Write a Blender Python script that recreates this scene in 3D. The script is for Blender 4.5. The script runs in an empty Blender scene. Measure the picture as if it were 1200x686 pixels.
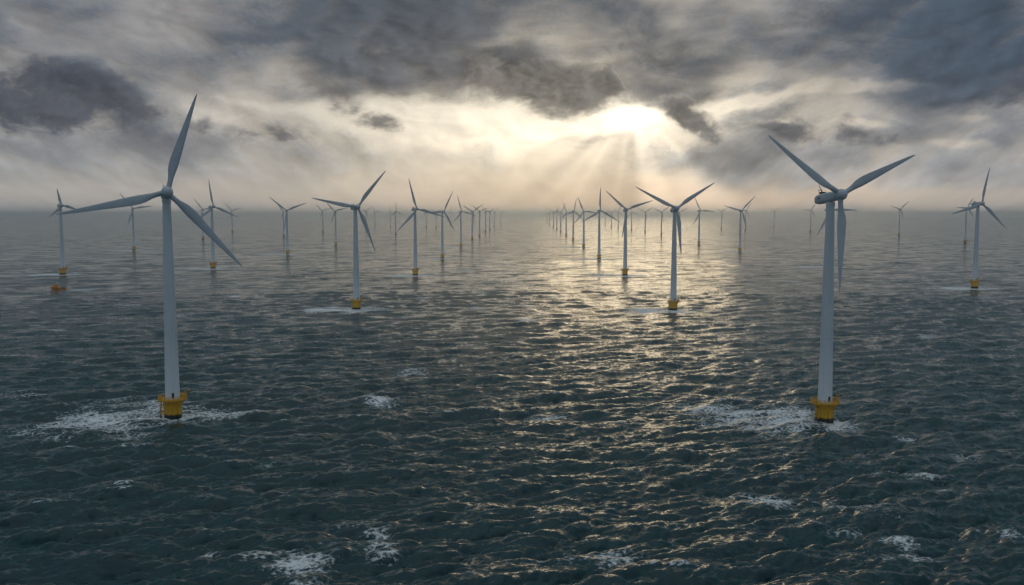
import bpy, bmesh, math, random
import numpy as np
from mathutils import Matrix, Vector

R = math.radians
scene = bpy.context.scene
COL = scene.collection
rng = np.random.default_rng(11)
random.seed(5)

# ------------------------------------------------------------------ camera
CAM_H = 92.0
cam_data = bpy.data.cameras.new("camera")
cam_data.lens = 33.0
cam_data.sensor_width = 36.0
cam_data.clip_start = 1.0
cam_data.clip_end = 200000.0
cam = bpy.data.objects.new("camera", cam_data)
COL.objects.link(cam)
cam.location = (0, 0, CAM_H)
cam.rotation_euler = (R(90 - 4.78), 0, 0)
scene.camera = cam

# ------------------------------------------------------------------ view / render
scene.view_settings.view_transform = 'Standard'
scene.view_settings.look = 'None'
scene.view_settings.exposure = 0.0
scene.view_settings.gamma = 1.0
scene.view_settings.use_curve_mapping = False
scene.cycles.use_denoising = True
scene.cycles.max_bounces = 6
scene.cycles.volume_bounces = 3
scene.cycles.sample_clamp_indirect = 6.0

SUN_AZ, SUN_EL = 7.3, 5.9

# ------------------------------------------------------------------ node helper
class S:
    """a float socket with arithmetic"""
    tree = None
    def __init__(self, sock): self.s = sock
    @staticmethod
    def _m(op, *a, clamp=False):
        n = S.tree.nodes.new('ShaderNodeMath'); n.operation = op; n.use_clamp = clamp
        for i, v in enumerate(a):
            if isinstance(v, S): S.tree.links.new(v.s, n.inputs[i])
            else: n.inputs[i].default_value = float(v)
        return S(n.outputs[0])
    def __add__(a, b): return S._m('ADD', a, b)
    __radd__ = __add__
    def __sub__(a, b): return S._m('SUBTRACT', a, b)
    def __rsub__(a, b): return S._m('SUBTRACT', b, a)
    def __mul__(a, b): return S._m('MULTIPLY', a, b)
    __rmul__ = __mul__
    def __truediv__(a, b): return S._m('DIVIDE', a, b)
    def __rtruediv__(a, b): return S._m('DIVIDE', b, a)
    def __pow__(a, b): return S._m('POWER', a, b)
def fmax(a, b): return S._m('MAXIMUM', a, b)
def fmin(a, b): return S._m('MINIMUM', a, b)
def fexp(a): return S._m('EXPONENT', a)
def fsat(a): return S._m('ADD', a, 0.0, clamp=True)
def fln(a): return S._m('LOGARITHM', a, math.e)
def smooth(a, lo, hi, to0=0.0, to1=1.0):
    n = S.tree.nodes.new('ShaderNodeMapRange'); n.interpolation_type = 'SMOOTHSTEP'
    S.tree.links.new(a.s, n.inputs[0])
    for i, v in enumerate((lo, hi, to0, to1)): n.inputs[i + 1].default_value = v
    return S(n.outputs[0])
def vec(x, y, z=0.0):
    n = S.tree.nodes.new('ShaderNodeCombineXYZ')
    for i, v in enumerate((x, y, z)):
        if isinstance(v, S): S.tree.links.new(v.s, n.inputs[i])
        else: n.inputs[i].default_value = v
    return n.outputs[0]
def sep(sock):
    n = S.tree.nodes.new('ShaderNodeSeparateXYZ'); S.tree.links.new(sock, n.inputs[0])
    return [S(o) for o in n.outputs]
def noise(v, scale, detail=6.0, rough=0.55, color=False, dist=0.0):
    n = S.tree.nodes.new('ShaderNodeTexNoise'); n.noise_dimensions = '3D'
    S.tree.links.new(v, n.inputs['Vector'])
    n.inputs['Scale'].default_value = scale; n.inputs['Detail'].default_value = detail
    n.inputs['Roughness'].default_value = rough; n.inputs['Distortion'].default_value = dist
    return n.outputs['Color'] if color else S(n.outputs['Fac'])
def mixc(f, a, b):
    n = S.tree.nodes.new('ShaderNodeMix'); n.data_type = 'RGBA'
    if isinstance(f, S): S.tree.links.new(f.s, n.inputs[0])
    else: n.inputs[0].default_value = f
    for idx, v in ((6, a), (7, b)):
        if isinstance(v, (tuple, list)): n.inputs[idx].default_value = (*v[:3], 1)
        else: S.tree.links.new(v, n.inputs[idx])
    return n.outputs[2]
def scalec(c, f):
    """colour times float"""
    n = S.tree.nodes.new('ShaderNodeVectorMath'); n.operation = 'SCALE'
    if isinstance(c, (tuple, list)): n.inputs[0].default_value = c[:3]
    else: S.tree.links.new(c, n.inputs[0])
    if isinstance(f, S): S.tree.links.new(f.s, n.inputs['Scale'])
    else: n.inputs['Scale'].default_value = f
    return n.outputs[0]
def addc(a, b):
    n = S.tree.nodes.new('ShaderNodeVectorMath'); n.operation = 'ADD'
    for i, v in enumerate((a, b)):
        if isinstance(v, (tuple, list)): n.inputs[i].default_value = v[:3]
        else: S.tree.links.new(v, n.inputs[i])
    return n.outputs[0]

# ------------------------------------------------------------------ sky
world = bpy.data.worlds.new("World")
scene.world = world
world.use_nodes = True
world.cycles.sampling_method = 'MANUAL'
world.cycles.sample_map_resolution = 1024
wt = world.node_tree
wt.nodes.clear()
S.tree = wt
SKY_STRENGTH = 1.0

tc = wt.nodes.new('ShaderNodeTexCoord')
dx, dy, dz = sep(tc.outputs['Generated'])
yy = fmax(dy, 0.12)
U = dx / yy * 11.0          # eleven units = 45 degrees to the side of north
V = dz / yy * 11.0
def px(x): return (x - 600) / 100.0
def py(y): return (251 - y) / 100.0

# domain warp, then cloud noise that gets smaller and flatter towards the horizon
W = fmax(V, -0.3) + 4.0
qx = U / W * 5.2
qy = V * 1.55
q = vec(qx, qy, 0.0)
wn = sep(noise(q, 0.9, 4.0, 0.55, color=True))
U2 = U + (wn[0] - 0.5) * 0.9
V2 = V + (wn[1] - 0.5) * 0.55
wx = qx + (wn[0] - 0.5) * 0.55
wy = qy + (wn[1] - 0.5) * 0.5
flat = smooth(V, 0.15, 0.95, 0.22, 1.0)           # cloud detail melts together towards the horizon
cl = noise(vec(wx, wy, 3.1), 1.15, 10.0, 0.60)
clb = noise(vec(wx, wy, 3.1), 1.15, 4.0, 0.5)
# the same noise sampled a little way towards the sun: gives lit and shaded cloud flanks
tox, toy = (px(740) - U), (py(140) - V)
tol = fmax(S._m('SQRT', tox * tox + toy * toy), 0.3)
cl2 = noise(vec(wx + tox / tol * 0.10, wy + toy / tol * 0.10 + 0.06, 3.1), 1.15, 4.0, 0.5)
streak = noise(vec(U * 0.35 + wn[2] * 0.5, V2 * 2.6, 8.2), 1.0, 6.0, 0.6)

BLOBS = [  # the high deck: x, y, rx, ry (photo pixels around the look direction), turn, amount of cloud
    (450, 25, 270, 115, 0, 0.90), (60, 15, 330, 60, 0, 0.20), (310, 62, 100, 40, 0, -0.08), (215, 70, 150, 30, 0, -0.10),
    (130, 172, 330, 40, 0, 0.26), (265, 122, 110, 26, 0, -0.40), (330, 132, 120, 18, 0, -0.30),
    (480, 152, 230, 40, 0, -0.55), (600, 182, 210, 36, 0, -0.30), (330, 165, 120, 30, 0, 0.06),
    (735, 141, 80, 26, 0, -0.85), (640, 152, 130, 18, 0, -0.45), (590, 92, 150, 46, 0, 0.50),
    (1090, 55, 270, 120, 0, 0.82), (790, 55, 170, 70, 0, 0.34), (700, 30, 120, 60, 0, 0.20),
    (1010, 185, 280, 50, 0, 0.36), (1160, 150, 130, 40, 0, 0.15), (850, 185, 90, 40, 0, 0.25),
    (970, 110, 150, 11, 5, -0.75), (850, 131, 90, 15, 10, -0.62),
    (1005, 150, 45, 8, 0, -0.50), (1130, 136, 36, 8, 0, -0.45), (1115, 170, 60, 8, -4, -0.45), (900, 145, 40, 8, 0, -0.45),
    (1050, 234, 320, 22, 0, -0.45), (130, 228, 330, 24, 0, -0.32), (590, 224, 420, 36, 0, -0.60),
]
PUFFS = [  # low dark scud in front of it
    (60, 116, 165, 42, -8, 0.95), (215, 142, 120, 22, -14, 0.26), (30, 150, 120, 20, 0, 0.45), (110, 100, 60, 22, -25, 0.4),
    (400, 118, 50, 24, -38, 0.52), (455, 148, 60, 16, -30, 0.46), (345, 160, 40, 18, 0, 0.28), (300, 158, 80, 18, -10, 0.25),
    (660, 108, 80, 32, -5, 1.00), (600, 95, 80, 30, 0, 0.70), (705, 98, 26, 22, 0, 0.72),
    (803, 138, 30, 22, -15, 0.78), (822, 154, 30, 16, -30, 0.52), (935, 30, 42, 24, 0, 0.62),
    (950, 158, 90, 24, 0, 0.52), (905, 150, 40, 18, -30, 0.4), (1010, 165, 60, 14, 0, 0.5), (255, 120, 16, 10, 0, 0.5),
    (1150, 105, 120, 30, 0, 0.55), (760, 62, 60, 30, 0, 0.4), (520, 70, 160, 30, 0, 0.25),
]
def cover(blobs, p, k=1.35):
    tot = None
    for bx, by, rx, ry, rot, amp in blobs:
        m = wt.nodes.new('ShaderNodeMapping'); m.vector_type = 'TEXTURE'
        m.inputs['Location'].default_value = (px(bx), py(by), 0)
        m.inputs['Rotation'].default_value = (0, 0, R(rot))
        m.inputs['Scale'].default_value = (rx / 100 * k, ry / 100 * k, 1)
        wt.links.new(p, m.inputs[0])
        g = wt.nodes.new('ShaderNodeTexGradient'); g.gradient_type = 'QUADRATIC_SPHERE'
        wt.links.new(m.outputs[0], g.inputs[0])
        gs = smooth(S(g.outputs['Fac']), 0.0, 0.75)
        tot = gs * amp if tot is None else S._m('MULTIPLY_ADD', gs, amp, tot)
    return tot
pv = vec(U2, V2, 0.0)
hi = smooth(V, 2.5, 3.9)                          # unseen sky above the frame, shaped to light the sea
D = cover(BLOBS, pv) + (cl - 0.5) * 2.7 * flat + (streak - 0.5) * 0.6 * smooth(V, 0.3, 1.2) + smooth(V, 0.9, 1.9, 0.15, 0.36) + hi * 1.6
alpha = smooth(D, -0.22, 0.50)
thick = smooth(D, 0.15, 1.05)
relief = (clb - cl2) * 0.7
def billow(ox, oy, det):
    p = vec(U * 1.0 + (wn[0] - 0.5) * 0.6 + ox, V * 1.5 + (wn[1] - 0.5) * 0.6 + oy, 6.7)
    return noise(p, 1.9, det, 0.60)
pf = billow(0.0, 0.0, 10.0)
pf2 = billow(tox / tol * 0.10, toy / tol * 0.10 + 0.08, 4.0)
PC = cover(PUFFS, vec(U + (wn[2] - 0.5) * 0.25, V + (wn[1] - 0.5) * 0.16, 0.0), 1.9) * 1.25
P = PC + (pf - 0.5) * 3.5 - 0.30
palpha = smooth(P, -0.15, 0.70) * smooth(PC, 0.06, 0.25)
pthick = smooth(P, 0.0, 0.9)
prelief = billow(0.0, 0.0, 4.0) - pf2

# distance from the sun gap, in the same units
gx, gy = U - px(738), V - py(140)
gw = U - px(620)
d_el = S._m('SQRT', (gw * gw) * 0.095 + (gy * gy) * 0.42)
glow = fexp(0.0 - d_el * d_el * 1.15)
cgx, cgy = gx + (wn[0] - 0.5) * 0.9, gy + (cl - 0.5) * 0.75
core = fexp(0.0 - (cgx * cgx * 14.0 + cgy * cgy * 60.0))
wide = fexp(0.0 - (gx * gx * 0.30 + gy * gy * 2.6))

sky_n = wt.nodes.new('ShaderNodeTexSky')
sky_n.sky_type = 'NISHITA'
sky_n.sun_disc = False
sky_n.sun_elevation = R(SUN_EL)
sky_n.sun_rotation = R(SUN_AZ)
clear = addc(scalec(sky_n.outputs[0], 0.004), mixc(glow, mixc(smooth(V, 0.9, 1.8), (0.45, 0.43, 0.41), (0.27, 0.27, 0.28)), (0.60, 0.53, 0.42)))
clear = scalec(clear, 0.92 + (streak - 0.5) * 0.6 * smooth(V, 0.25, 0.9) + (cl - 0.5) * 0.4 * flat + fmax(relief, -0.12) * 2.6 * flat)
clear = addc(clear, scalec((0.30, 0.28, 0.23), wide))
band = fexp(0.0 - (gw * gw * 0.16 + gy * gy * 4.0))
clear = addc(clear, scalec((0.36, 0.345, 0.30), band))
clear = addc(clear, scalec((1.1, 1.04, 0.9), core))

low = smooth(V, 1.7, 0.3)                       # 1 near the horizon
thin_c = mixc(low, (0.265, 0.263, 0.27), (0.32, 0.325, 0.335))
thin_c = mixc(fsat(glow * 0.9), thin_c, (0.46, 0.415, 0.335))
thick_c = mixc(low, (0.066, 0.092, 0.128), (0.16, 0.162, 0.178))
thick_c = mixc(fsat(glow * 0.75), thick_c, (0.185, 0.165, 0.145))
cloud = mixc(thick, thin_c, thick_c)
lit = fmin(fmax(1.0 + relief * (3.6 + glow * 2.5), 0.6), 1.6)
cloud = scalec(cloud, lit)
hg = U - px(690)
high_c = scalec(mixc(fexp(0.0 - hg * hg * 0.15), (0.12, 0.185, 0.222), (0.38, 0.34, 0.265)), 0.75 + cl * 0.5)  # invented colours above the frame: warm middle adds sheen to the water
skyc = mixc(alpha, clear, cloud)
puff_d = mixc(fsat(glow * 0.95), (0.072, 0.080, 0.104), (0.20, 0.182, 0.155))
puff_c = mixc(pthick, scalec(skyc, 0.80), puff_d)
puff_c = scalec(puff_c, fmin(fmax(1.0 + prelief * (1.6 + glow * 1.6), 0.75), 1.4))
rim = smooth(P, 0.02, 0.16) * smooth(P, 0.42, 0.16) * fexp(0.0 - (gx * gx * 0.9 + gy * gy * 2.5))
skyc = addc(mixc(palpha * 0.95, skyc, puff_c), scalec((0.10, 0.09, 0.07), rim))
# shafts of light fanning down from the gap
ang = S._m('ARCTAN2', gx, fmax(py(140) - V, 0.02) + 0.15)
rays = noise(vec(ang * 2.3, 0.3, 2.0), 1.25, 1.0, 0.4)
rmask = smooth(V, 1.05, 0.75) * smooth(V, -0.25, 0.15) * fexp(0.0 - (gx - 0.25) * (gx - 0.25) * 0.15)
skyc = scalec(skyc, 1.0 + (smooth(rays, 0.34, 0.68) - 0.35) * rmask * 0.52)
# unseen cooler sky overhead and behind, brightened to light towers and foam
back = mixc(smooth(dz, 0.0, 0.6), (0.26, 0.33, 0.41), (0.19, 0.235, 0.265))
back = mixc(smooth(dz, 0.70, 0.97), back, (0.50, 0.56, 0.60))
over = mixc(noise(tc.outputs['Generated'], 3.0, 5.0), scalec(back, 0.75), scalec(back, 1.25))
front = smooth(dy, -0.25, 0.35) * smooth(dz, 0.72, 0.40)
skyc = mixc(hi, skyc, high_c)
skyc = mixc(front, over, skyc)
bg = wt.nodes.new('ShaderNodeBackground')
bg.inputs['Strength'].default_value = SKY_STRENGTH
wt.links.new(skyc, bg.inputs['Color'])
wo = wt.nodes.new('ShaderNodeOutputWorld')
wt.links.new(bg.outputs[0], wo.inputs['Surface'])

# ------------------------------------------------------------------ sun, veiled by thin cloud
sd = bpy.data.lights.new("sun", 'SUN')
sd.energy = 0.06
sd.angle = R(12)
sd.color = (1.0, 0.78, 0.47)
sun = bpy.data.objects.new("sun", sd)
COL.objects.link(sun)
sdir = Vector((math.sin(R(SUN_AZ)) * math.cos(R(SUN_EL)), math.cos(R(SUN_AZ)) * math.cos(R(SUN_EL)), math.sin(R(SUN_EL))))
sun.rotation_euler = sdir.to_track_quat('Z', 'Y').to_euler()

# ------------------------------------------------------------------ materials
def new_mat(name):
    m = bpy.data.materials.new(name); m.use_nodes = True
    t = m.node_tree; S.tree = t
    return m, t, t.nodes['Principled BSDF']

def mat_plain(name, col, rough=0.5, var=0.12, scale=0.6, metal=0.0):
    m, t, b = new_mat(name)
    tcn = t.nodes.new('ShaderNodeTexCoord')
    n = noise(tcn.outputs['Object'], scale, 5.0, 0.6)
    c = mixc(smooth(n, 0.3, 0.7), tuple(v * (1 - var) for v in col), tuple(min(1, v * (1 + var)) for v in col))
    t.links.new(c, b.inputs['Base Color'])
    b.inputs['Roughness'].default_value = rough
    b.inputs['Metallic'].default_value = metal
    return m

def mat_tower():
    m, t, b = new_mat("tower_paint")
    tcn = t.nodes.new('ShaderNodeTexCoord')
    x, y, z = sep(tcn.outputs['Object'])
    st = noise(vec(x * 1.0, y * 1.0, z * 0.06), 1.2, 5.0, 0.6)
    gr = noise(tcn.outputs['Object'], 0.15, 3.0, 0.5)
    c = mixc(smooth(st, 0.45, 0.8, 0.0, 0.5), (0.60, 0.65, 0.70), (0.42, 0.46, 0.49))
    c = mixc(smooth(gr, 0.4, 0.8, 0.0, 0.35), c, (0.55, 0.59, 0.62))
    # thin weld rings between the tower cans
    ring = S._m('PINGPONG', z, 1.55)
    c = mixc(smooth(ring, 0.05, 0.0, 0.0, 0.35), c, (0.40, 0.43, 0.46))
    t.links.new(c, b.inputs['Base Color'])
    b.inputs['Roughness'].default_value = 0.42
    return m

def mat_yellow():
    m, t, b = new_mat("yellow_steel")
    tcn = t.nodes.new('ShaderNodeTexCoord')
    x, y, z = sep(tcn.outputs['Object'])
    n1 = noise(tcn.outputs['Object'], 0.9, 5.0, 0.6)
    streakn = noise(vec(x * 1.6, y * 1.6, z * 0.16), 1.0, 5.0, 0.65)
    c = mixc(smooth(n1, 0.3, 0.7), (0.70, 0.36, 0.006), (0.80, 0.44, 0.012))
    c = mixc(smooth(streakn, 0.52, 0.72, 0.0, 0.75), c, (0.30, 0.11, 0.015))
    edge = z + (n1 - 0.5) * 1.6
    c = mixc(smooth(edge, 2.9, 2.0), c, (0.012, 0.014, 0.010))        # weed and mussel band
    t.links.new(c, b.inputs['Base Color'])
    b.inputs['Roughness'].default_value = 0.5
    return m

M = {
    'tower': mat_tower(),
    'paint': mat_plain("white_gelcoat", (0.48, 0.53, 0.58), 0.35, 0.07, 0.25),
    'blade': mat_plain("blade_gelcoat", (0.40, 0.45, 0.50), 0.32, 0.08, 0.18),
    'yellow': mat_yellow(),
    'rail': mat_plain("rail_yellow", (0.70, 0.36, 0.010), 0.5, 0.2, 1.2),
    'grate': mat_plain("deck_grating", (0.60, 0.30, 0.012), 0.6, 0.25, 1.5),
    'dark': mat_plain("dark_steel", (0.035, 0.038, 0.04), 0.5, 0.2, 1.0),
    'vent': mat_plain("vent_louvre", (0.24, 0.27, 0.30), 0.5, 0.2, 1.0),
    'orange': mat_plain("orange_hull_paint", (0.80, 0.27, 0.010), 0.4, 0.15, 0.5),
    'cream': mat_plain("wheelhouse_paint", (0.62, 0.60, 0.52), 0.4, 0.1, 0.5),
    'rubber': mat_plain("fender_rubber", (0.02, 0.02, 0.02), 0.7, 0.2, 1.0),
    'window': mat_plain("boat_window_glass", (0.02, 0.025, 0.03), 0.08, 0.1, 1.0),
}

# ------------------------------------------------------------------ mesh helpers
def build(name, bm, mat, parent=None, smooth_shade=True):
    me = bpy.data.meshes.new(name)
    bmesh.ops.recalc_face_normals(bm, faces=bm.faces)
    bm.to_mesh(me); bm.free()
    if smooth_shade:
        me.polygons.foreach_set('use_smooth', [True] * len(me.polygons))
        me.set_sharp_from_angle(angle=R(38))
    me.materials.append(mat)
    o = bpy.data.objects.new(name, me)
    COL.objects.link(o)
    if parent: o.parent = parent
    return o

def ring_loft(bm, rings, cap0=True, cap1=True):
    vr = [[bm.verts.new(p) for p in r] for r in rings]
    n = len(vr[0])
    for a, b in zip(vr[:-1], vr[1:]):
        for i in range(n):
            j = (i + 1) % n
            bm.faces.new((a[i], a[j], b[j], b[i]))
    if cap0: bm.faces.new(vr[0][::-1])
    if cap1: bm.faces.new(vr[-1])
    return vr

def lathe(bm, prof, n=40, axis='z', c=(0, 0, 0)):
    rings = []
    for r, h in prof:
        ring = []
        for i in range(n):
            a = 2 * math.pi * i / n
            if axis == 'z': p = (c[0] + r * math.cos(a), c[1] + r * math.sin(a), c[2] + h)
            else: p = (c[0] + r * math.cos(a), c[1] + h, c[2] + r * math.sin(a))
            ring.append(p)
        rings.append(ring)
    ring_loft(bm, rings)

def tube(bm, p0, p1, r, n=8):
    p0, p1 = Vector(p0), Vector(p1)
    d = (p1 - p0).normalized()
    a = d.cross(Vector((0, 0, 1)) if abs(d.z) < 0.9 else Vector((1, 0, 0))).normalized()
    b = d.cross(a)
    rings = [[p + (a * math.cos(2 * math.pi * i / n) + b * math.sin(2 * math.pi * i / n)) * r for i in range(n)] for p in (p0, p1)]
    ring_loft(bm, rings)

def hoop(bm, R0, z, r, n=48, a0=0.0, a1=2 * math.pi):
    for i in range(n):
        t0, t1 = a0 + (a1 - a0) * i / n, a0 + (a1 - a0) * (i + 1) / n
        tube(bm, (R0 * math.cos(t0), R0 * math.sin(t0), z), (R0 * math.cos(t1), R0 * math.sin(t1), z), r, 6)

def box(bm, c, s, bev=0.0, rot=None):
    m = Matrix.Translation(c) @ (rot if rot else Matrix.Identity(4)) @ Matrix.Diagonal((*s, 1))
    r = bmesh.ops.create_cube(bm, size=1.0, matrix=m)
    if bev:
        es = list({e for v in r['verts'] for e in v.link_edges})
        bmesh.ops.bevel(bm, geom=es, offset=bev, segments=3, affect='EDGES', profile=0.6)

def tag(o, label, cat, group=None):
    o['label'] = label; o['category'] = cat
    if group: o['group'] = group

# ------------------------------------------------------------------ sea
WIND = R(112)                                     # the way the waves run, from +x
def spectrum(N, L, seed, lp, std):
    g = np.random.default_rng(seed)
    k1 = 2 * np.pi * np.fft.fftfreq(N, L / N)
    kx, ky = np.meshgrid(k1, k1, indexing='ij')
    k = np.hypot(kx, ky); k[0, 0] = 1e-6
    kp = 2 * np.pi / lp
    th = np.arctan2(ky, kx)
    spread = 0.16 + np.abs(np.cos(th - WIND)) ** 3
    amp = np.sqrt(np.exp(-1.25 * (kp / k) ** 2) / k ** 3.7) * spread
    amp[0, 0] = 0
    amp *= np.exp(-(k * 0.25) ** 2)
    h = (g.normal(size=(N, N)) + 1j * g.normal(size=(N, N))) * amp
    s = np.fft.ifft2(h).real.std()
    return kx, ky, k, h * (std / s)

MIPS = (1.6, 4.0, 9.0, 20.0, 45.0)
def tiles(N, L, seed, lp, std):
    kx, ky, k, h = spectrum(N, L, seed, lp, std)
    out = []
    for lam in MIPS:
        f = np.exp(-(k * lam / (2 * np.pi)) ** 4)
        hk = h * f
        z = np.fft.ifft2(hk).real
        dxx = np.fft.ifft2(-1j * kx / k * hk).real
        dyy = np.fft.ifft2(-1j * ky / k * hk).real
        out.append(np.stack([dxx, dyy, z], -1).astype(np.float32))
    return out

def sample(tile, L, x, y):
    N = tile.shape[0]
    fx = (x / L * N) % N; fy = (y / L * N) % N
    i0 = np.floor(fx).astype(np.int64); j0 = np.floor(fy).astype(np.int64)
    a = (fx - i0)[..., None].astype(np.float32); b = (fy - j0)[..., None].astype(np.float32)
    i0 %= N; j0 %= N
    i1 = (i0 + 1) % N; j1 = (j0 + 1) % N
    return (tile[i0, j0] * (1 - a) + tile[i1, j0] * a) * (1 - b) + (tile[i0, j1] * (1 - a) + tile[i1, j1] * a) * b

def sea_point(px_, py_):
    """a point on the flat sea, from a measured direction (used for the measured foam patches)"""
    a = (px_ - 600) / 1100; b = (343 - py_) / 1100
    p = R(4.78)
    d = np.array([a, math.cos(p) + b * math.sin(p), -math.sin(p) + b * math.cos(p)])
    t = -CAM_H / d[2]
    return d[0] * t, d[1] * t

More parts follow.
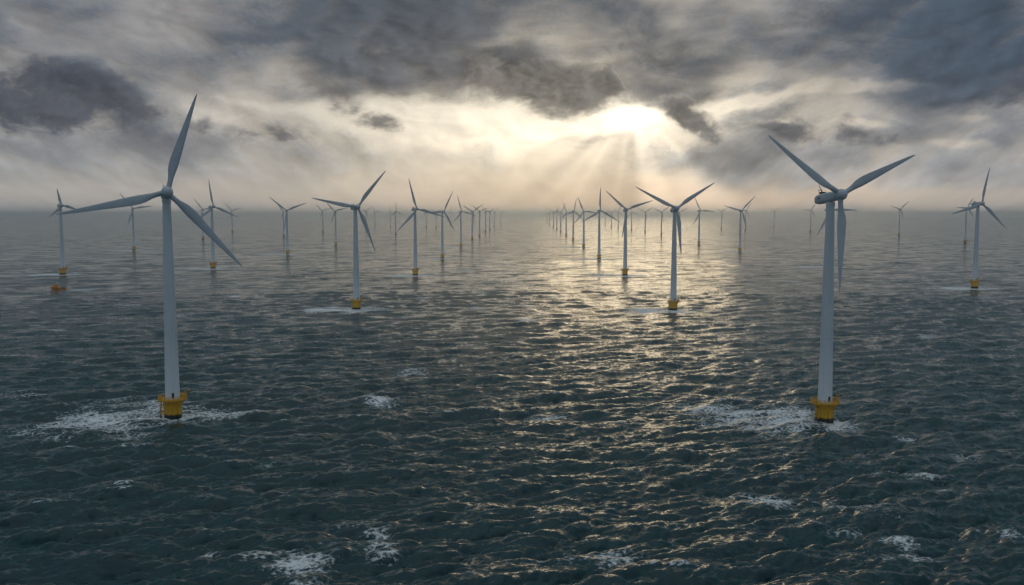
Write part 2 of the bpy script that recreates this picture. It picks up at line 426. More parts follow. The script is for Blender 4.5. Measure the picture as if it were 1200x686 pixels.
# turbines: x, y, hub height, rotor radius, yaw, tilt, blade phase, label
T = [
    (-152.7, 416.9, 101.0, 45.1, 23.1, 3.9, 72.4, "largest turbine at left, rotor face-on, yellow base in a broad patch of foam"),
    (138.5, 410.0, 99.3, 42.5, 17.0, 7.5, 24.5, "largest turbine at right, nacelle seen from the side, foam around its yellow base"),
    (-150.0, 902.2, 98.3, 45.8, 29.8, 4.0, 49.8, "mid-distance turbine left of centre with one blade pointing up right and yellow base"),
    (154.4, 894.1, 96.4, 45.0, 7.8, 8.3, 33.0, "mid-distance turbine right of centre with two blades raised in a wide V"),
    (-144.9, 1407.7, 99.1, 47.0, 29.9, 3.9, 104.6, "turbine with a steep upright blade, next large one right of the left-of-centre turbine"),
    (575.2, 1163.7, 104.4, 46.1, 12.4, 4.1, 76.4, "turbine near the right edge with a nearly upright blade and foam-ringed yellow base"),
    (169.9, 1407.7, 97.9, 42.6, 7.5, 6.0, 18.5, "turbine with a V of blades directly left of the large V-bladed turbine"),
    (177.7, 1915.1, 98.9, 47.2, 11.8, 0.7, 90.2, "turbine with one blade straight up, standing in the glitter left of the V-bladed pair"),
    (-516.6, 2160.6, 99.7, 48.7, 14.2, 3.1, 21.0, "turbine with a V of blades midway between the largest left turbine and left-of-centre one"),
    (-504.9, 1584.6, 103.5, 45.9, 52.5, 16.5, 96.0, "white turbine with yellow base just behind the lowered right blade of the largest left turbine"),
    (-144.7, 1952.1, 97.0, 48.2, 38.4, 0.3, 62.0, "turbine with yellow base whose left blade crosses the steep-bladed turbine's right blade"),
    (-962.3, 2390.1, 104.7, 49.9, 34.7, 8.4, 7.7, "turbine behind the left-pointing blade of the largest left turbine, yellow base showing"),
    (560.2, 2308.4, 100.5, 48.9, 10.3, 0.0, 45.8, "turbine with yellow base alone in the gap left of the largest right turbine"),
    (561.6, 2823.1, 101.6, 49.5, 19.7, 3.9, 116.2, "turbine just right of the large V-bladed turbine, partly behind its raised right blade"),
    (-145.3, 2674.1, 98.4, 48.5, 30.6, 7.6, 104.4, "first turbine of the hazy left row receding to the horizon, one blade near upright"),
    (-143.1, 3389.2, 100.6, 51.2, 31.8, -1.4, 33.0, "second turbine of the hazy left receding row, with blades in a V"),
    (-134.9, 3911.8, 102.1, 44.7, 23.6, 3.8, 23.7, "third turbine of the hazy left receding row, thin and grey"),
    (-136.3, 4845.1, 103.1, 40.0, 36.5, 3.9, 8.1, "fourth turbine of the hazy left receding row, grey without visible base"),
    (-126.3, 5355.9, 103.5, 40.2, 31.6, 3.3, 41.7, "fifth turbine of the hazy left receding row, very faint"),
    (-126.2, 6786.2, 106.5, 53.4, 40.9, 0.6, 47.4, "sixth turbine of the hazy left receding row, almost lost in haze"),
    (-100.0, 8484.6, 108.7, 43.0, 25.3, 4.3, 7.5, "last and faintest turbine of the hazy left receding row"),
    (198.8, 2605.3, 99.3, 43.9, -15.0, 1.5, 112.4, "first and largest turbine of the hazy right receding row, left of the upright-bladed one"),
    (213.5, 3279.7, 101.7, 48.6, 25.1, -5.4, 79.3, "second turbine of the hazy right receding row, its blade crossing the first one's"),
    (229.9, 3988.7, 99.3, 46.8, 10.9, 1.9, 111.8, "third turbine of the hazy right receding row, grey and thin"),
    (250.6, 4845.1, 103.5, 59.5, 33.6, -9.6, 57.9, "fourth turbine of the hazy right receding row, blade raised up right"),
    (269.3, 5653.9, 102.6, 41.0, 6.4, 2.6, 77.3, "fifth turbine of the hazy right receding row, pale and small"),
    (279.8, 6361.5, 104.5, 45.3, 15.5, 3.9, 21.4, "sixth turbine of the hazy right receding row, very pale"),
    (325.0, 8144.9, 105.2, 44.8, 16.7, 4.3, 2.6, "seventh turbine of the hazy right receding row, almost lost in haze"),
    (356.1, 9697.8, 101.9, 44.0, 10.4, 4.5, 112.7, "last and faintest turbine of the hazy right receding row"),
    (662.8, 5218.4, 99.5, 46.2, 19.5, 8.5, 104.1, "small dark turbine in the bright glint just right of the V-bladed pair's smaller tower"),
    (669.9, 4732.2, 101.2, 48.8, 6.2, 8.4, 32.6, "left one of two small V-bladed turbines in the bright glint between the larger pair"),
    (646.2, 4068.6, 99.6, 45.4, 3.8, 6.2, 36.4, "right one of two small V-bladed turbines, close left of the large V-bladed tower"),
    (696.6, 6168.5, 108.0, 50.1, 12.1, 5.5, 68.3, "hazy turbine in the bright glint, just left of the smaller V-bladed tower"),
    (693.9, 6567.0, 100.2, 50.0, 5.2, 3.7, 37.2, "faint turbine in the bright glint midway between upright-bladed and smaller V-bladed turbines"),
    (776.2, 7831.4, 103.0, 54.5, 18.4, 5.1, 18.9, "faintest turbine in the bright glint, close right of the upright-bladed tower"),
    (904.7, 5087.7, 101.4, 53.6, 6.3, 3.7, 28.3, "pale turbine half hidden behind the large V-bladed turbine's tower"),
    (1295.1, 5815.6, 108.0, 40.5, -6.0, 4.4, 32.3, "faint small turbine in haze between the two turbines right of the large V-bladed one"),
    (1262.5, 5087.7, 115.4, 71.1, 18.9, -15.5, 56.9, "faint turbine close behind the lone yellow-based turbine left of the largest right one"),
    (1889.5, 6786.2, 116.1, 67.6, 2.6, 5.0, 30.9, "small pale turbine with two raised blades, alone right of the lone yellow-based one"),
    (1537.4, 4845.1, 113.7, 50.1, -3.7, 3.8, 56.5, "small pale turbine on the horizon just left of the largest right turbine's nacelle"),
    (549.5, 1636.0, 98.9, 51.5, 13.0, -4.9, 119.4, "turbine hidden behind the largest right tower, one blade reaching out to its right"),
    (4133.9, 11315.4, 112.0, 114.5, 34.4, 6.3, 51.6, "very faint tiny turbine on the horizon just right of the largest right turbine"),
    (1674.7, 4068.6, 116.3, 50.3, 6.9, 10.9, 42.3, "small turbine alone on the horizon between largest right turbine and right-edge turbine"),
    (1441.8, 2989.6, 111.0, 38.5, 1.2, 13.5, 59.2, "hazy turbine partly hidden behind the turbine near the right edge"),
    (-684.0, 1427.6, 104.6, 23.6, 49.6, 2.8, 102.7, "leftmost turbine, its yellow base beyond the orange workboat"),
    (-1114.0, 3389.2, 107.1, 51.8, 47.1, 8.1, 8.7, "hazy turbine left of the white one behind the largest left turbine's lowered blade"),
    (-1440.7, 4845.1, 110.1, 51.6, 21.0, 10.6, 13.3, "small faint turbine right of the white one behind the largest left turbine's lowered blade"),
    (-931.9, 3837.9, 103.2, 36.8, 22.0, 3.9, 10.3, "thin hazy turbine directly behind the V-bladed turbine between the two left giants"),
    (-973.8, 4845.1, 108.9, 47.5, 1.5, 3.9, 16.7, "left one of two hazy turbines below the left-pointing blade of the left-of-centre turbine"),
    (-514.8, 2746.6, 99.7, 39.6, -4.7, 5.8, 13.6, "right one of two hazy turbines below the left-pointing blade of the left-of-centre turbine"),
    (-877.1, 5653.9, 107.0, 53.1, 38.4, 11.1, 36.4, "small dark-bladed turbine just right of the left-of-centre turbine's tower"),
    (-1021.9, 7020.4, 110.5, 46.6, 26.1, 3.4, 2.6, "very faint turbine second to the right of the left-of-centre turbine's tower"),
    (-524.3, 4238.5, 102.8, 46.9, 44.0, 0.8, 92.8, "hazy turbine with an upright blade, left of the steep-bladed turbine"),
    (-848.8, 6567.0, 102.7, 44.7, 24.2, 3.4, 97.7, "very faint turbine overlapping the hazy upright-bladed one on its left"),
    (-578.7, 6361.5, 106.5, 42.1, -6.4, 2.9, 119.9, "faint turbine just right of the steep-bladed tower, behind its right blade"),
    (-498.0, 6168.5, 104.0, 44.1, 14.1, 3.9, 31.7, "faint turbine close left of the yellow-based tower with crossing blades"),
    (-535.5, 8144.9, 108.9, 49.8, 25.5, 3.5, 79.1, "faintest turbine just right of the yellow-based tower with crossing blades"),
]
BOAT_XY = sea_point(69, 339.5)

def foam_field(X, Y):
    f = np.zeros(X.shape, np.float32)
    def blob(cx, cy, rx, ry, rot, amp, pw=1.0):
        nonlocal f
        c, s = math.cos(rot), math.sin(rot)
        ux = ((X - cx) * c + (Y - cy) * s) / rx
        uy = (-(X - cx) * s + (Y - cy) * c) / ry
        d = ux * ux + uy * uy
        f = np.maximum(f, amp * np.exp(-d ** pw))
    for i, t in enumerate(T):
        x, y = t[0], t[1]
        dist = math.hypot(x, y)
        if dist > 3300: continue
        if i == 0:
            blob(x, y, 12, 16, 0, 0.85); blob(x - 24, y + 4, 42, 44, R(18), 0.80); blob(x - 40, y - 20, 22, 14, R(12), 0.66)
            blob(x + 16, y + 10, 22, 22, R(30), 0.66); blob(x - 18, y + 34, 38, 16, R(12), 0.58); blob(x - 45, y + 8, 24, 22, R(10), 0.60)
        elif i == 1:
            blob(x, y, 12, 16, 0, 0.95); blob(x - 20, y + 6, 38, 42, R(-18), 0.78); blob(x - 44, y + 22, 28, 18, R(-20), 0.62)
            blob(x + 2, y - 14, 20, 14, R(5), 0.66); blob(x - 30, y + 34, 34, 16, R(-12), 0.55)
        else:
            k = 1.0 + 0.15 * math.sin(i * 7.3)
            ext = 1.0 + min(dist, 3000) / 2600
            blob(x, y - 3, 17 * ext, 26 * ext, 0, 1.0)
            blob(x - 16 * k * ext, y - 4, 26 * k * ext, 20 * ext, R(3 * math.sin(i * 3.1)), 1.05)
            blob(x + 14 * ext, y, 18 * ext, 13 * ext, R(6), 0.74)
    # boat wash
    bx, by = BOAT_XY
    blob(bx - 12, by - 2, 6, 8, 0, 1.2); blob(bx, by - 6, 16, 6, 0, 1.0); blob(bx + 34, by + 4, 42, 12, R(6), 0.85); blob(bx - 35, by - 14, 25, 5, R(10), 0.62)
    # breaking crests seen in the photograph: x, y, half-length and half-depth in metres, turn
    for fx, fy, rx, ry, rot, am in (
            (360, 668, 8, 7, 25, .84), (445, 628, 4.5, 5, 0, .70), (448, 648, 6.5, 4.5, -20, .78), (905, 590, 7, 5.5, -28, .90),
            (1080, 558, 7, 4, -12, .80), (1100, 574, 4, 2, -10, .6), (440, 470, 9, 8, 22, .84), (1160, 462, 5, 4, -20, .78), (1085, 394, 9, 9, -8, .88),
            (240, 367, 11, 8, 5, .82), (150, 358, 12, 8, 5, .78), (1142, 375, 8, 8, 0, .80), (1065, 515, 6, 3, -30, .66),
            (1075, 655, 6, 3, -30, .64), (1055, 635, 5, 4, 30, .64), (1040, 660, 5, 2, -40, .6), (1185, 630, 4, 3, -30, .72),
            (240, 620, 2, 4, 30, .72), (245, 648, 2.5, 2.5, 10, .70), (640, 490, 8, 6, -10, .62), (720, 495, 7, 4, -15, .74), (720, 655, 7, 5, -30, .68),
            (650, 655, 5, 4, -40, .64), (480, 437, 10, 9, 4, .66), (560, 380, 12, 8, 0, .6), (1010, 600, 12, 6, -20, .58),
            (980, 620, 10, 5, -25, .60), (90, 340, 22, 8, 8, .70), (1160, 350, 12, 10, 0, .70), (1020, 345, 14, 10, 0, .72), (310, 545, 6, 2, 15, .55),
            (50, 420, 14, 4, 5, .6), (20, 465, 12, 5, 8, .62), (330, 402, 10, 6, 5, .6), (1125, 535, 8, 4, -25, .62), (880, 468, 10, 4, -10, .64),
            (545, 318, 16, 14, 0, .74), (560, 343, 14, 10, 0, .6), (690, 320, 22, 12, 0, .62), (925, 330, 20, 14, 0, .64), (1000, 380, 14, 8, 0, .6)):
        cx, cy = sea_point(fx, fy)
        blob(cx, cy, rx * 1.3, ry * 1.8, R(rot), am * 0.97, 1.0)
        blob(cx - rx * 1.6, cy + ry * 1.5, rx * 2.2, ry * 0.5, R(rot * 0.5 + 12), am * 0.66, 1.0)
    # further whitecaps over the far water
    g = np.random.default_rng(8)
    for _ in range(150):
        d = 700 + 3600 * g.random() ** 0.8
        a = g.uniform(-0.56, 0.56)
        l = g.uniform(4, 13) * (1 + d / 2600)
        m = (np.abs(X - d * math.sin(a)) < 4 * l) & (np.abs(Y - d * math.cos(a)) < 4 * l)
        if not m.any(): continue
        ux = (X[m] - d * math.sin(a)) / l; uy = (Y[m] - d * math.cos(a)) / (l * 0.55)
        f[m] = np.maximum(f[m], g.uniform(0.68, 1.0) * np.exp(-(ux * ux + uy * uy) ** 1.2))
    return f

def make_sea():
    # a fan of rows: about one picture pixel each near the viewer, growing with distance
    th = np.radians(np.concatenate([np.linspace(38, 24, 60, endpoint=False), np.arange(24, 0.30, -0.030)]))
    d1 = CAM_H / np.tan(th)
    d2 = np.geomspace(d1[-1], 64000, 30)[1:]
    dist = np.concatenate([d1, d2])
    az = np.radians(np.linspace(-37, 37, 1380))
    nr, nc = len(dist), len(az)
    A, Dm = np.meshgrid(az, dist)
    X = Dm * np.sin(A); Y = Dm * np.cos(A)
    tl = [(tiles(1024, 620.0, 3, 36.0, 0.74), 620.0, 0.0), (tiles(1024, 271.0, 9, 9.0, 0.135), 271.0, 0.30)]
    disp = np.zeros((nr, nc, 3), np.float32)
    spacing = np.gradient(dist)
    for r0 in range(0, nr, 64):
        sl = slice(r0, min(nr, r0 + 64))
        sp = spacing[sl].mean() * 2.2
        li = np.interp(math.log(max(sp, MIPS[0])), np.log(MIPS), np.arange(len(MIPS)))
        if sp > 110: continue
        for tset, L, ro in tl:
            c, s = math.cos(ro), math.sin(ro)
            xr = X[sl] * c + Y[sl] * s; yr = -X[sl] * s + Y[sl] * c
            lo = int(li); hi = min(lo + 1, len(MIPS) - 1); w = li - lo
            v = sample(tset[lo], L, xr, yr) * (1 - w)
            if w > 0: v = v + sample(tset[hi], L, xr, yr) * w
            disp[sl, :, 0] += v[..., 0] * c - v[..., 1] * s
            disp[sl, :, 1] += v[..., 0] * s + v[..., 1] * c
            disp[sl, :, 2] += v[..., 2]
    edge = np.clip((math.radians(37) - np.abs(A)) / math.radians(1.5), 0, 1) * np.clip((Dm - dist[0]) / 12, 0, 1) * np.clip((6500 - Dm) / 3000, 0, 1)
    disp *= edge[..., None]
    gust = 1 + 0.22 * np.sin(X / 170 + Y / 240 + 1.0) * np.sin(Y / 310 - X / 210)
    disp *= gust[..., None]
    foam = foam_field(X, Y)
    # small breaking caps on the steepest crests
    z = disp[..., 2]
    foam = np.maximum(foam, np.clip((z - 1.75) * 0.9, 0, 0.52) * (Dm < 1500))
    P = np.stack([X + disp[..., 0] * 0.75, Y + disp[..., 1] * 0.75, z], -1).reshape(-1, 3)
    idx = np.arange(nr * nc).reshape(nr, nc)
    F = np.stack([idx[:-1, :-1], idx[:-1, 1:], idx[1:, 1:], idx[1:, :-1]], -1).reshape(-1, 4)
    # the rest of the water, seen only when turning round
    ea = np.radians(np.linspace(37, 323, 72))
    er = np.concatenate([[dist[0]], np.geomspace(dist[0] * 2, 64000, 24)])
    EA, ER = np.meshgrid(ea, er)
    P2 = np.stack([ER * np.sin(EA), ER * np.cos(EA), 0 * EA], -1).reshape(-1, 3)
    i2 = np.arange(EA.size).reshape(EA.shape) + len(P)
    F2 = np.stack([i2[:-1, :-1], i2[:-1, 1:], i2[1:, 1:], i2[1:, :-1]], -1).reshape(-1, 4)
    ia = np.radians(np.linspace(-37, 323, 96))
    P3 = np.stack([dist[0] * np.sin(ia), dist[0] * np.cos(ia), 0 * ia], -1)
    P3 = np.concatenate([P3, [[0, 0, 0]]])
    b3 = len(P) + len(P2)
    tri = np.array([[b3 + 96, b3 + i + 1, b3 + i] for i in range(95)])
    allP = np.concatenate([P, P2, P3]).astype(np.float32)
    quads = np.concatenate([F, F2])
    me = bpy.data.meshes.new("sea_water")
    me.vertices.add(len(allP)); me.vertices.foreach_set('co', allP.ravel())
    nl = quads.size + tri.size
    me.loops.add(nl); me.loops.foreach_set('vertex_index', np.concatenate([quads[:, ::-1].ravel(), tri[:, ::-1].ravel()]).astype(np.int32))
    me.polygons.add(len(quads) + len(tri))
    me.polygons.foreach_set('loop_start', np.concatenate([np.arange(len(quads)) * 4, quads.size + np.arange(len(tri)) * 3]).astype(np.int32))
    me.update(calc_edges=True)
    me.polygons.foreach_set('use_smooth', np.ones(len(me.polygons), bool))
    at = me.attributes.new("foam", 'FLOAT', 'POINT')
    fa = np.zeros(len(allP), np.float32); fa[:foam.size] = foam.ravel()
    at.data.foreach_set('value', fa)
    # how much of the swell is too fine for the mesh here and is left to the surface normal
    sc = np.interp(spacing, [1.0, 5, 15, 60], [0.0, 0.35, 0.85, 1.0])
    at2 = me.attributes.new("fine", 'FLOAT', 'POINT')
    fb = np.ones(len(allP), np.float32); fb[:foam.size] = np.repeat(sc, nc)
    at2.data.foreach_set('value', fb)
    o = bpy.data.objects.new("sea_water", me)
    COL.objects.link(o)
    o['kind'] = 'structure'
    return o

def mat_sea():
    m, t, b = new_mat("sea_surface")
    geo = t.nodes.new('ShaderNodeNewGeometry')
    x, y, z = sep(geo.outputs['Position'])
    c, s = math.cos(WIND), math.sin(WIND)
    al = x * c + y * s            # along the waves
    ac = y * c - x * s            # across them
    def attr(name):
        a = t.nodes.new('ShaderNodeAttribute'); a.attribute_name = name
        return S(a.outputs['Fac'])
    foam_a, fine = attr("foam"), attr("fine")
    patch = noise(vec(x * 0.004, y * 0.004, 0.0), 1.0, 3.0, 0.5)
    gust = smooth(patch, 0.3, 0.7, 0.75, 1.25)
    n0 = sep(noise(vec(al, ac * 0.5, 7.0), 1.5, 3.0, 0.65, color=True))
    n1 = sep(noise(vec(al, ac * 0.55, 0.0), 0.75, 3.0, 0.6, color=True))
    n2 = sep(noise(vec(al, ac * 0.5, 4.0), 0.16, 3.0, 0.6, color=True))
    n3 = sep(noise(vec(al, ac * 0.45, 9.0), 0.045, 2.0, 0.55, color=True))
    sa = ((n0[0] - 0.5) * CH0 + (n1[0] - 0.5) * CH1 + (n2[0] - 0.5) * CH2 + (n3[0] - 0.5) * fine * CH3) * gust
    sb = ((n0[1] - 0.5) * CH0 * 0.95 + (n1[1] - 0.5) * CH1 * 0.9 + (n2[1] - 0.5) * CH2 * 0.85 + (n3[1] - 0.5) * fine * CH3 * 0.6) * gust
    nx = sa * c - sb * s
    ny = sa * s + sb * c
    va = t.nodes.new('ShaderNodeVectorMath'); va.operation = 'ADD'
    t.links.new(geo.outputs['Normal'], va.inputs[0]); t.links.new(vec(nx, ny, 0.0), va.inputs[1])
    vn = t.nodes.new('ShaderNodeVectorMath'); vn.operation = 'NORMALIZE'
    t.links.new(va.outputs[0], vn.inputs[0])
    deep = mixc(smooth(n2[2], 0.3, 0.7), (0.001, 0.031, 0.040), (0.003, 0.046, 0.055))
    # foam: lacy cells, thinning out from the attribute's centre
    fn = noise(vec(al * 1.0, ac * 0.55, 2.0), 0.85, 8.0, 0.75, dist=0.8)
    fl = noise(vec(al * 1.0, ac * 0.35, 6.0), 0.11, 4.0, 0.6)
    fw = sep(noise(vec(al, ac, 5.0), 0.7, 3.0, 0.6, color=True))
    vo = t.nodes.new('ShaderNodeTexVoronoi'); vo.voronoi_dimensions = '2D'; vo.feature = 'DISTANCE_TO_EDGE'
    t.links.new(vec(al + fw[0] * 1.6, ac * 0.6 + fw[1] * 1.6), vo.inputs['Vector'])
    vo.inputs['Scale'].default_value = 0.55
    lace = smooth(S(vo.outputs['Distance']), 0.28, 0.03)
    fm = (lace - 0.45) * 0.28 + foam_a * 1.25 - 0.1 + (fn - 0.5) * 2.5 + (fl - 0.5) * 2.2
    fmask = smooth(fm, 0.48, 1.12) * 0.92 * smooth(foam_a, 0.06, 0.35)
    colr = mixc(fmask, deep, (0.86, 0.89, 0.92))
    t.links.new(colr, b.inputs['Base Color'])
    t.links.new((fmask * 0.5 + 0.10).s, b.inputs['Roughness'])
    b.inputs['IOR'].default_value = 1.333
    t.links.new(vn.outputs[0], b.inputs['Normal'])
    return m

CH0, CH1, CH2, CH3 = 0.5, 1.15, 0.72, 1.2
sea = make_sea()
sea.data.materials.append(mat_sea())

# ------------------------------------------------------------------ haze over the sea
HAZE_TOP = 160.0
bm = bmesh.new()
bmesh.ops.create_cube(bm, size=1.0, matrix=Matrix.Translation((0, 0, (HAZE_TOP - 5.0) / 2)) @ Matrix.Diagonal((140000, 140000, HAZE_TOP + 5.0, 1)))
hm = bpy.data.materials.new("sea_haze"); hm.use_nodes = True
ht = hm.node_tree; ht.nodes.clear()
hv = ht.nodes.new('ShaderNodeVolumePrincipled')
hv.inputs['Color'].default_value = (0.93, 0.97, 1.0, 1)
hv.inputs['Density'].default_value = 0.000085
hv.inputs['Anisotropy'].default_value = 0.78
ho = ht.nodes.new('ShaderNodeOutputMaterial')
ht.links.new(hv.outputs[0], ho.inputs['Volume'])
hz = build("haze", bm, hm, None, False)
hz['kind'] = 'stuff'

# ------------------------------------------------------------------ wind turbine (hub 100 m above the water, blades 46 m)
HUB, BLADE, OVER = 100.0, 46.0, 7.0
def blade_mesh():
    bm = bmesh.new()
    prof = [(0.0, 2.5, 1.0), (0.03, 2.45, 1.0), (0.07, 2.6, 0.85), (0.12, 3.3, 0.6), (0.18, 4.4, 0.42), (0.24, 5.0, 0.33), (0.30, 5.05, 0.28),
            (0.38, 4.7, 0.25), (0.48, 4.1, 0.22), (0.60, 3.35, 0.20), (0.72, 2.65, 0.18), (0.82, 2.05, 0.17), (0.90, 1.5, 0.16), (0.95, 1.1, 0.16),
            (0.98, 0.72, 0.16), (1.0, 0.22, 0.18)]
    rings = []
    n = 20
    for f, ch, tk in prof:
        z = 1.6 + f * (BLADE - 1.6)
        ch *= 0.80
        tw = R(13) * (1 - f) ** 1.6 + R(2)
        round_w = max(0.0, min(1.0, (0.16 - f) / 0.12))
        pre = -1.1 * f * f
        ring = []
        for i in range(n):
            a = 2 * math.pi * i / n
            # airfoil: leading edge at +x, trailing edge at -x
            cx = math.cos(a); sx = math.sin(a)
            xf = 0.5 * cx + 0.5                                # 1 = leading edge
            yt = tk * ch * 0.9 * sx * (0.16 + 0.84 * math.sqrt(max(xf, 0))) * 0.55
            X = (cx * 0.5 + 0.5 - 0.70) * ch
            Xr, Yr = 1.1 * cx, 1.25 * sx
            x = X * (1 - round_w) + Xr * round_w; y = yt * (1 - round_w) + Yr * round_w
            ring.append((x * math.cos(tw) - y * math.sin(tw), x * math.sin(tw) + y * math.cos(tw) + pre, z))
        rings.append(ring)
    ring_loft(bm, rings)
    return bm

def make_turbine():
    root = bpy.data.objects.new("wind_turbine", None)
    root.empty_display_size = 5
    COL.objects.link(root)
    # tower
    bm = bmesh.new()
    lathe(bm, [(3.22, 9.15), (3.22, 9.6), (3.12, 9.75), (2.72, 38.0), (2.79, 38.05), (2.79, 38.4), (2.71, 38.45), (2.28, 68.0), (2.35, 68.05), (2.35, 68.35), (2.27, 68.4), (1.78, 96.0), (1.95, 96.1), (1.95, 97.9)], 48)
    tw = build("tower", bm, M['tower'], root)
    bm = bmesh.new()
    box(bm, (0, -3.14, 11.0), (1.0, 0.3, 2.3), 0.08)
    build("tower_door", bm, M['dark'], tw)
    # transition piece
    bm = bmesh.new()
    lathe(bm, [(3.8, -3.2), (3.8, 0.4), (3.86, 4.0), (3.95, 6.6), (4.08, 7.4), (4.4, 8.2), (4.4, 8.62)], 48)
    tp = build("transition_piece", bm, M['yellow'], root)
    bm = bmesh.new()
    lathe(bm, [(6.1, 8.62), (6.15, 8.7), (6.15, 9.1), (6.1, 9.16)], 40)
    for k in range(8):
        a = 2 * math.pi * k / 8 + 0.2
        tube(bm, (3.9 * math.cos(a), 3.9 * math.sin(a), 6.4), (5.9 * math.cos(a), 5.9 * math.sin(a), 8.6), 0.14, 6)
    pf = build("platform", bm, M['grate'], root)
    bm = bmesh.new()
    for zz in (9.75, 10.25, 10.8): hoop(bm, 6.0, zz, 0.085, 40)
    for k in range(20):
        a = 2 * math.pi * k / 20
        tube(bm, (6.0 * math.cos(a), 6.0 * math.sin(a), 9.1), (6.0 * math.cos(a), 6.0 * math.sin(a), 10.85), 0.09, 6)
    # kick plate
    lathe_pts = [(6.06, 9.1), (6.06, 9.4)]
    vr = [[bm.verts.new((r * math.cos(2 * math.pi * i / 40), r * math.sin(2 * math.pi * i / 40), h)) for i in range(40)] for r, h in lathe_pts + [(6.02, 9.4), (6.02, 9.1)]]
    for a_, b_ in zip(vr, vr[1:] + vr[:1]):
        for i in range(40): bm.faces.new((a_[i], a_[(i + 1) % 40], b_[(i + 1) % 40], b_[i]))
    build("railing", bm, M['rail'], pf)
    # small crane and equipment cabinet on the platform
    bm = bmesh.new()
    tube(bm, (5.0, -1.6, 9.1), (5.0, -1.6, 12.6), 0.2, 8)
    tube(bm, (5.0, -1.6, 12.5), (7.6, -2.9, 13.0), 0.14, 8)
    tube(bm, (5.0, -1.6, 11.2), (6.4, -2.3, 12.75), 0.09, 6)
    tube(bm, (7.5, -2.85, 13.0), (7.5, -2.85, 11.4), 0.04, 6)
    build("davit_crane", bm, M['rail'], root)
    bm = bmesh.new()
    box(bm, (4.6, 1.4, 10.0), (1.4, 1.8, 1.8), 0.1, Matrix.Rotation(0.3, 4, 'Z'))
    build("equipment_box", bm, M['rail'], root)
    bm = bmesh.new()
    box(bm, (-4.9, -0.6, 9.75), (0.9, 1.3, 1.3), 0.08)
    build("equipment_box", bm, M['rail'], root)
    # boat landing
    bm = bmesh.new()
    for a in (R(186), R(204)):
        ca, sa = math.cos(a), math.sin(a)
        tube(bm, (5.35 * ca, 5.35 * sa, -2.5), (5.35 * ca, 5.35 * sa, 7.2), 0.22, 10)
        for zz in (0.8, 3.8, 6.9): tube(bm, (3.7 * ca, 3.7 * sa, zz), (5.35 * ca, 5.35 * sa, zz), 0.16, 8)
    bl = build("boat_landing", bm, M['yellow'], root)
    bm = bmesh.new()
    for a in (R(193), R(197)):
        tube(bm, (5.0 * math.cos(a), 5.0 * math.sin(a), -1.5), (5.0 * math.cos(a), 5.0 * math.sin(a), 9.0), 0.06, 6)
    for k in range(26):
        zz = -1.0 + 0.38 * k
        tube(bm, (5.0 * math.cos(R(193)), 5.0 * math.sin(R(193)), zz), (5.0 * math.cos(R(197)), 5.0 * math.sin(R(197)), zz), 0.045, 6)
    build("ladder", bm, M['dark'], bl)
    # cable tubes
    for a in (R(262), R(300)):
        bm = bmesh.new()
        tube(bm, (4.05 * math.cos(a), 4.05 * math.sin(a), -2.8), (4.2 * math.cos(a), 4.2 * math.sin(a), 8.5), 0.17, 8)
        build("cable_tube", bm, M['yellow'], root)
    # nacelle: rounded box lofted along the shaft
    bm = bmesh.new()
    secs = [(-4.6, 1.6, 1.6, 0.0), (-4.3, 1.85, 1.85, 0.0), (-2.0, 2.1, 2.15, 0.05), (2.0, 2.2, 2.25, 0.1), (6.0, 2.15, 2.2, 0.1), (8.4, 1.95, 2.05, 0.1), (9.7, 1.55, 1.65, 0.08), (10.35, 0.95, 1.05, 0.05), (10.55, 0.3, 0.35, 0.05)]
    rings = []
    for y_, w_, h_, dz_ in secs:
        ring = []
        for i in range(32):
            a = 2 * math.pi * i / 32
            ca, sa = math.cos(a), math.sin(a)
            e = 0.62
            ring.append((w_ * math.copysign(abs(ca) ** e, ca), y_, dz_ + h_ * math.copysign(abs(sa) ** e, sa)))
        rings.append(ring)
    ring_loft(bm, rings)
    nac = build("nacelle", bm, M['paint'], root)
    bm = bmesh.new()
    box(bm, (0, 5.6, 2.75), (2.6, 1.5, 0.8), 0.12)
    tube(bm, (0.7, 7.2, 2.4), (0.7, 7.2, 4.1), 0.07, 6); tube(bm, (-0.7, 7.2, 2.4), (-0.7, 7.2, 4.1), 0.07, 6)
    tube(bm, (-1.0, 7.2, 3.95), (1.0, 7.2, 3.95), 0.06, 6)
    box(bm, (0.7, 7.2, 4.2), (0.35, 0.35, 0.3)); box(bm, (-0.7, 7.2, 4.2), (0.35, 0.35, 0.3))
    build("wind_sensor", bm, M['dark'], nac)
    for s_ in (-1, 1):
        bm = bmesh.new()
        box(bm, (s_ * 2.14, 5.6, 0.3), (0.12, 2.6, 1.2), 0.03)
        build("cooling_vent", bm, M['vent'], nac)
    # hub with spinner
    bm = bmesh.new()
    prof = [(2.05, -OVER + 2.25), (2.3, -OVER + 1.9), (2.5, -OVER + 0.6), (2.5, -OVER - 0.5), (2.3, -OVER - 1.5), (1.85, -OVER - 2.3), (1.2, -OVER - 2.85), (0.5, -OVER - 3.1), (0.05, -OVER - 3.15)]
    lathe(bm, prof, 36, 'y')
    hub = build("hub", bm, M['paint'], root)
    b0 = build("blade", blade_mesh(), M['blade'], root)
    blades = [b0]
    for k in (1, 2):
        c = b0.copy(); COL.objects.link(c); c.parent = root; blades.append(c)
    return root

def copy_tree(o, parent=None):
    c = o.copy(); COL.objects.link(c)
    if parent: c.parent = parent
    for ch in list(o.children): copy_tree(ch, c)
    return c

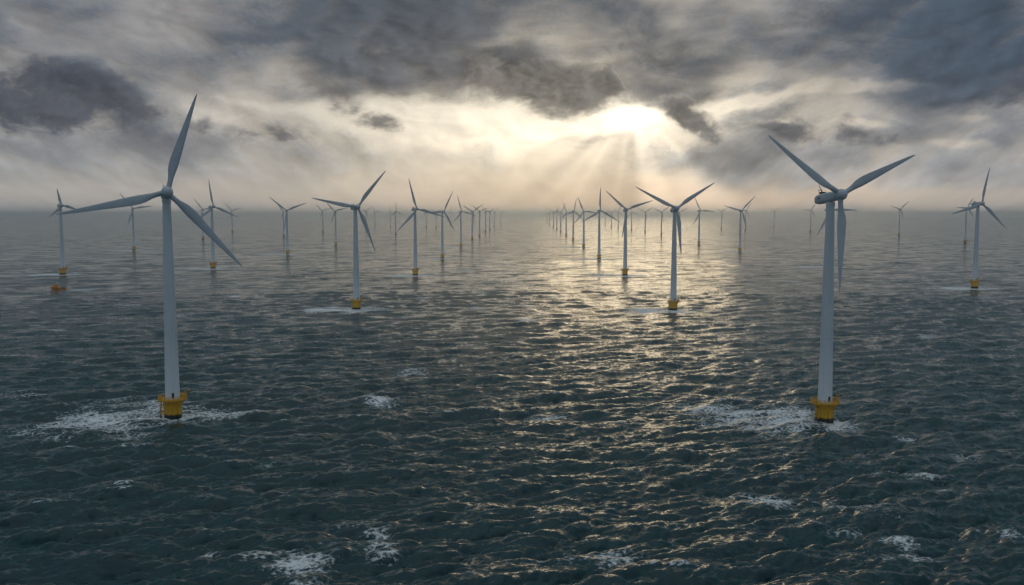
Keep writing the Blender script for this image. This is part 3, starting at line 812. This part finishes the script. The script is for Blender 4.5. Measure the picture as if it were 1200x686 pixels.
FINE = {"wind_sensor", "cooling_vent", "davit_crane", "equipment_box", "boat_landing", "cable_tube", "tower_door", "ladder", "railing"}
proto = make_turbine()
def place(root, x, y, hub_h, rad, yaw, tilt, ph):
    s = hub_h / HUB
    root.location = (x, y, 0)
    root.rotation_euler = (0, 0, R(yaw))
    root.scale = (s, s, s)
    T0 = Matrix.Translation((0, 0, HUB)) @ Matrix.Rotation(R(-tilt), 4, 'X')
    k = 0
    for ch in root.children:
        kind = ch.name.split('.')[0]
        if kind in ('nacelle', 'hub'): ch.matrix_local = T0
        if kind == 'blade':
            f = rad / BLADE / s
            ch.matrix_local = T0 @ Matrix.Translation((0, -OVER, 0)) @ Matrix.Rotation(R(90 - ph - 120 * k), 4, 'Y') @ Matrix.Diagonal((max(1.0, f), max(1.0, f), f, 1))
            k += 1
def prune(o):
    for ch in list(o.children):
        if ch.name.split('.')[0] in FINE:
            for g in list(ch.children): bpy.data.objects.remove(g)
            bpy.data.objects.remove(ch)
        else: prune(ch)
roots = [proto] + [copy_tree(proto) for _ in T[1:]]
for r, t in zip(roots, T):
    x, y, hh, rad, yaw, tilt, ph, label = t
    rad = min(max(rad, 26), 52); hh = min(hh, 112); yaw = min(max(yaw, -8), 42); tilt = min(max(tilt, 0), 8)
    if math.hypot(x, y) > 1750: prune(r)      # too far off for ladders, rails and vents to show
    place(r, x, y, hh, rad, yaw, tilt, ph)
    tag(r, label, "wind turbine", "wind turbines of the offshore wind farm")

# ------------------------------------------------------------------ workboat
def make_boat():
    root = bpy.data.objects.new("workboat", None); COL.objects.link(root)
    bm = bmesh.new()
    secs = [(-8.6, 0.15, 2.9, 1.6), (-7.2, 1.3, 2.6, 0.3), (-5.0, 2.3, 2.3, -0.4), (-1.5, 2.75, 2.0, -0.7), (3.5, 2.7, 1.85, -0.7), (7.4, 2.45, 1.9, -0.5), (7.6, 2.4, 1.9, -0.4)]
    rings = []
    for x_, w_, top, keel in secs:
        rings.append([(x_, -w_, top), (x_ + 0.0, -w_ * 0.95, (top + keel) * 0.5), (x_, -w_ * 0.55, keel), (x_, w_ * 0.55, keel), (x_, w_ * 0.95, (top + keel) * 0.5), (x_, w_, top), (x_, w_ * 0.9, top - 0.35 if w_ > 1 else top), (x_, -w_ * 0.9, top - 0.35 if w_ > 1 else top)])
    ring_loft(bm, rings)
    build("hull", bm, M['orange'], root)
    bm = bmesh.new()
    for a, b in zip(secs[1:-1], secs[2:]):
        for sg in (-1, 1): tube(bm, (a[0], sg * (a[1] + .05), a[2] - .15), (b[0], sg * (b[1] + .05), b[2] - .15), 0.2, 8)
    build("fender", bm, M['rubber'], root)
    bm = bmesh.new()
    box(bm, (-2.6, 0, 2.9), (4.6, 3.9, 2.1), 0.2)
    box(bm, (-2.3, 0, 4.7), (3.2, 3.3, 1.8), 0.25)
    wh = build("wheelhouse", bm, M['orange'], root)
    bm = bmesh.new()
    box(bm, (-2.3, 0, 4.95), (3.26, 2.7, 0.75), 0.03); box(bm, (-2.3, 0, 4.95), (2.6, 3.36, 0.75), 0.03)
    build("window", bm, M['window'], wh)
    bm = bmesh.new()
    tube(bm, (-1.6, 0, 5.5), (-1.3, 0, 8.6), 0.12, 8); tube(bm, (-1.4, -1.0, 7.4), (-1.4, 1.0, 7.4), 0.07, 6)
    box(bm, (-1.35, 0, 7.9), (0.35, 1.6, 0.2), 0.03)
    build("mast", bm, M['cream'], root)
    bm = bmesh.new()
    box(bm, (4.0, 0.4, 2.3), (3.0, 2.4, 1.0), 0.1)
    box(bm, (6.2, -0.8, 2.2), (1.1, 1.3, 1.1), 0.1)
    build("deck_cargo", bm, M['dark'], root)
    bm = bmesh.new()
    for sg in (-1, 1):
        for k in range(7):
            x_ = 0.6 + k * 1.1
            tube(bm, (x_, sg * 2.5, 1.7), (x_, sg * 2.5, 2.9), 0.05, 6)
        tube(bm, (0.6, sg * 2.5, 2.9), (7.2, sg * 2.45, 2.9), 0.05, 6); tube(bm, (0.6, sg * 2.5, 2.35), (7.2, sg * 2.45, 2.35), 0.04, 6)
    build("railing", bm, M['cream'], root)
    return root
boat = make_boat()
boat.location = (BOAT_XY[0], BOAT_XY[1], -0.1)
boat.rotation_euler = (R(2), R(1.5), R(6))
boat.scale = (1.15, 1.15, 1.15)
tag(boat, "small orange workboat with a wheelhouse throwing up foam at its bow", "boat")
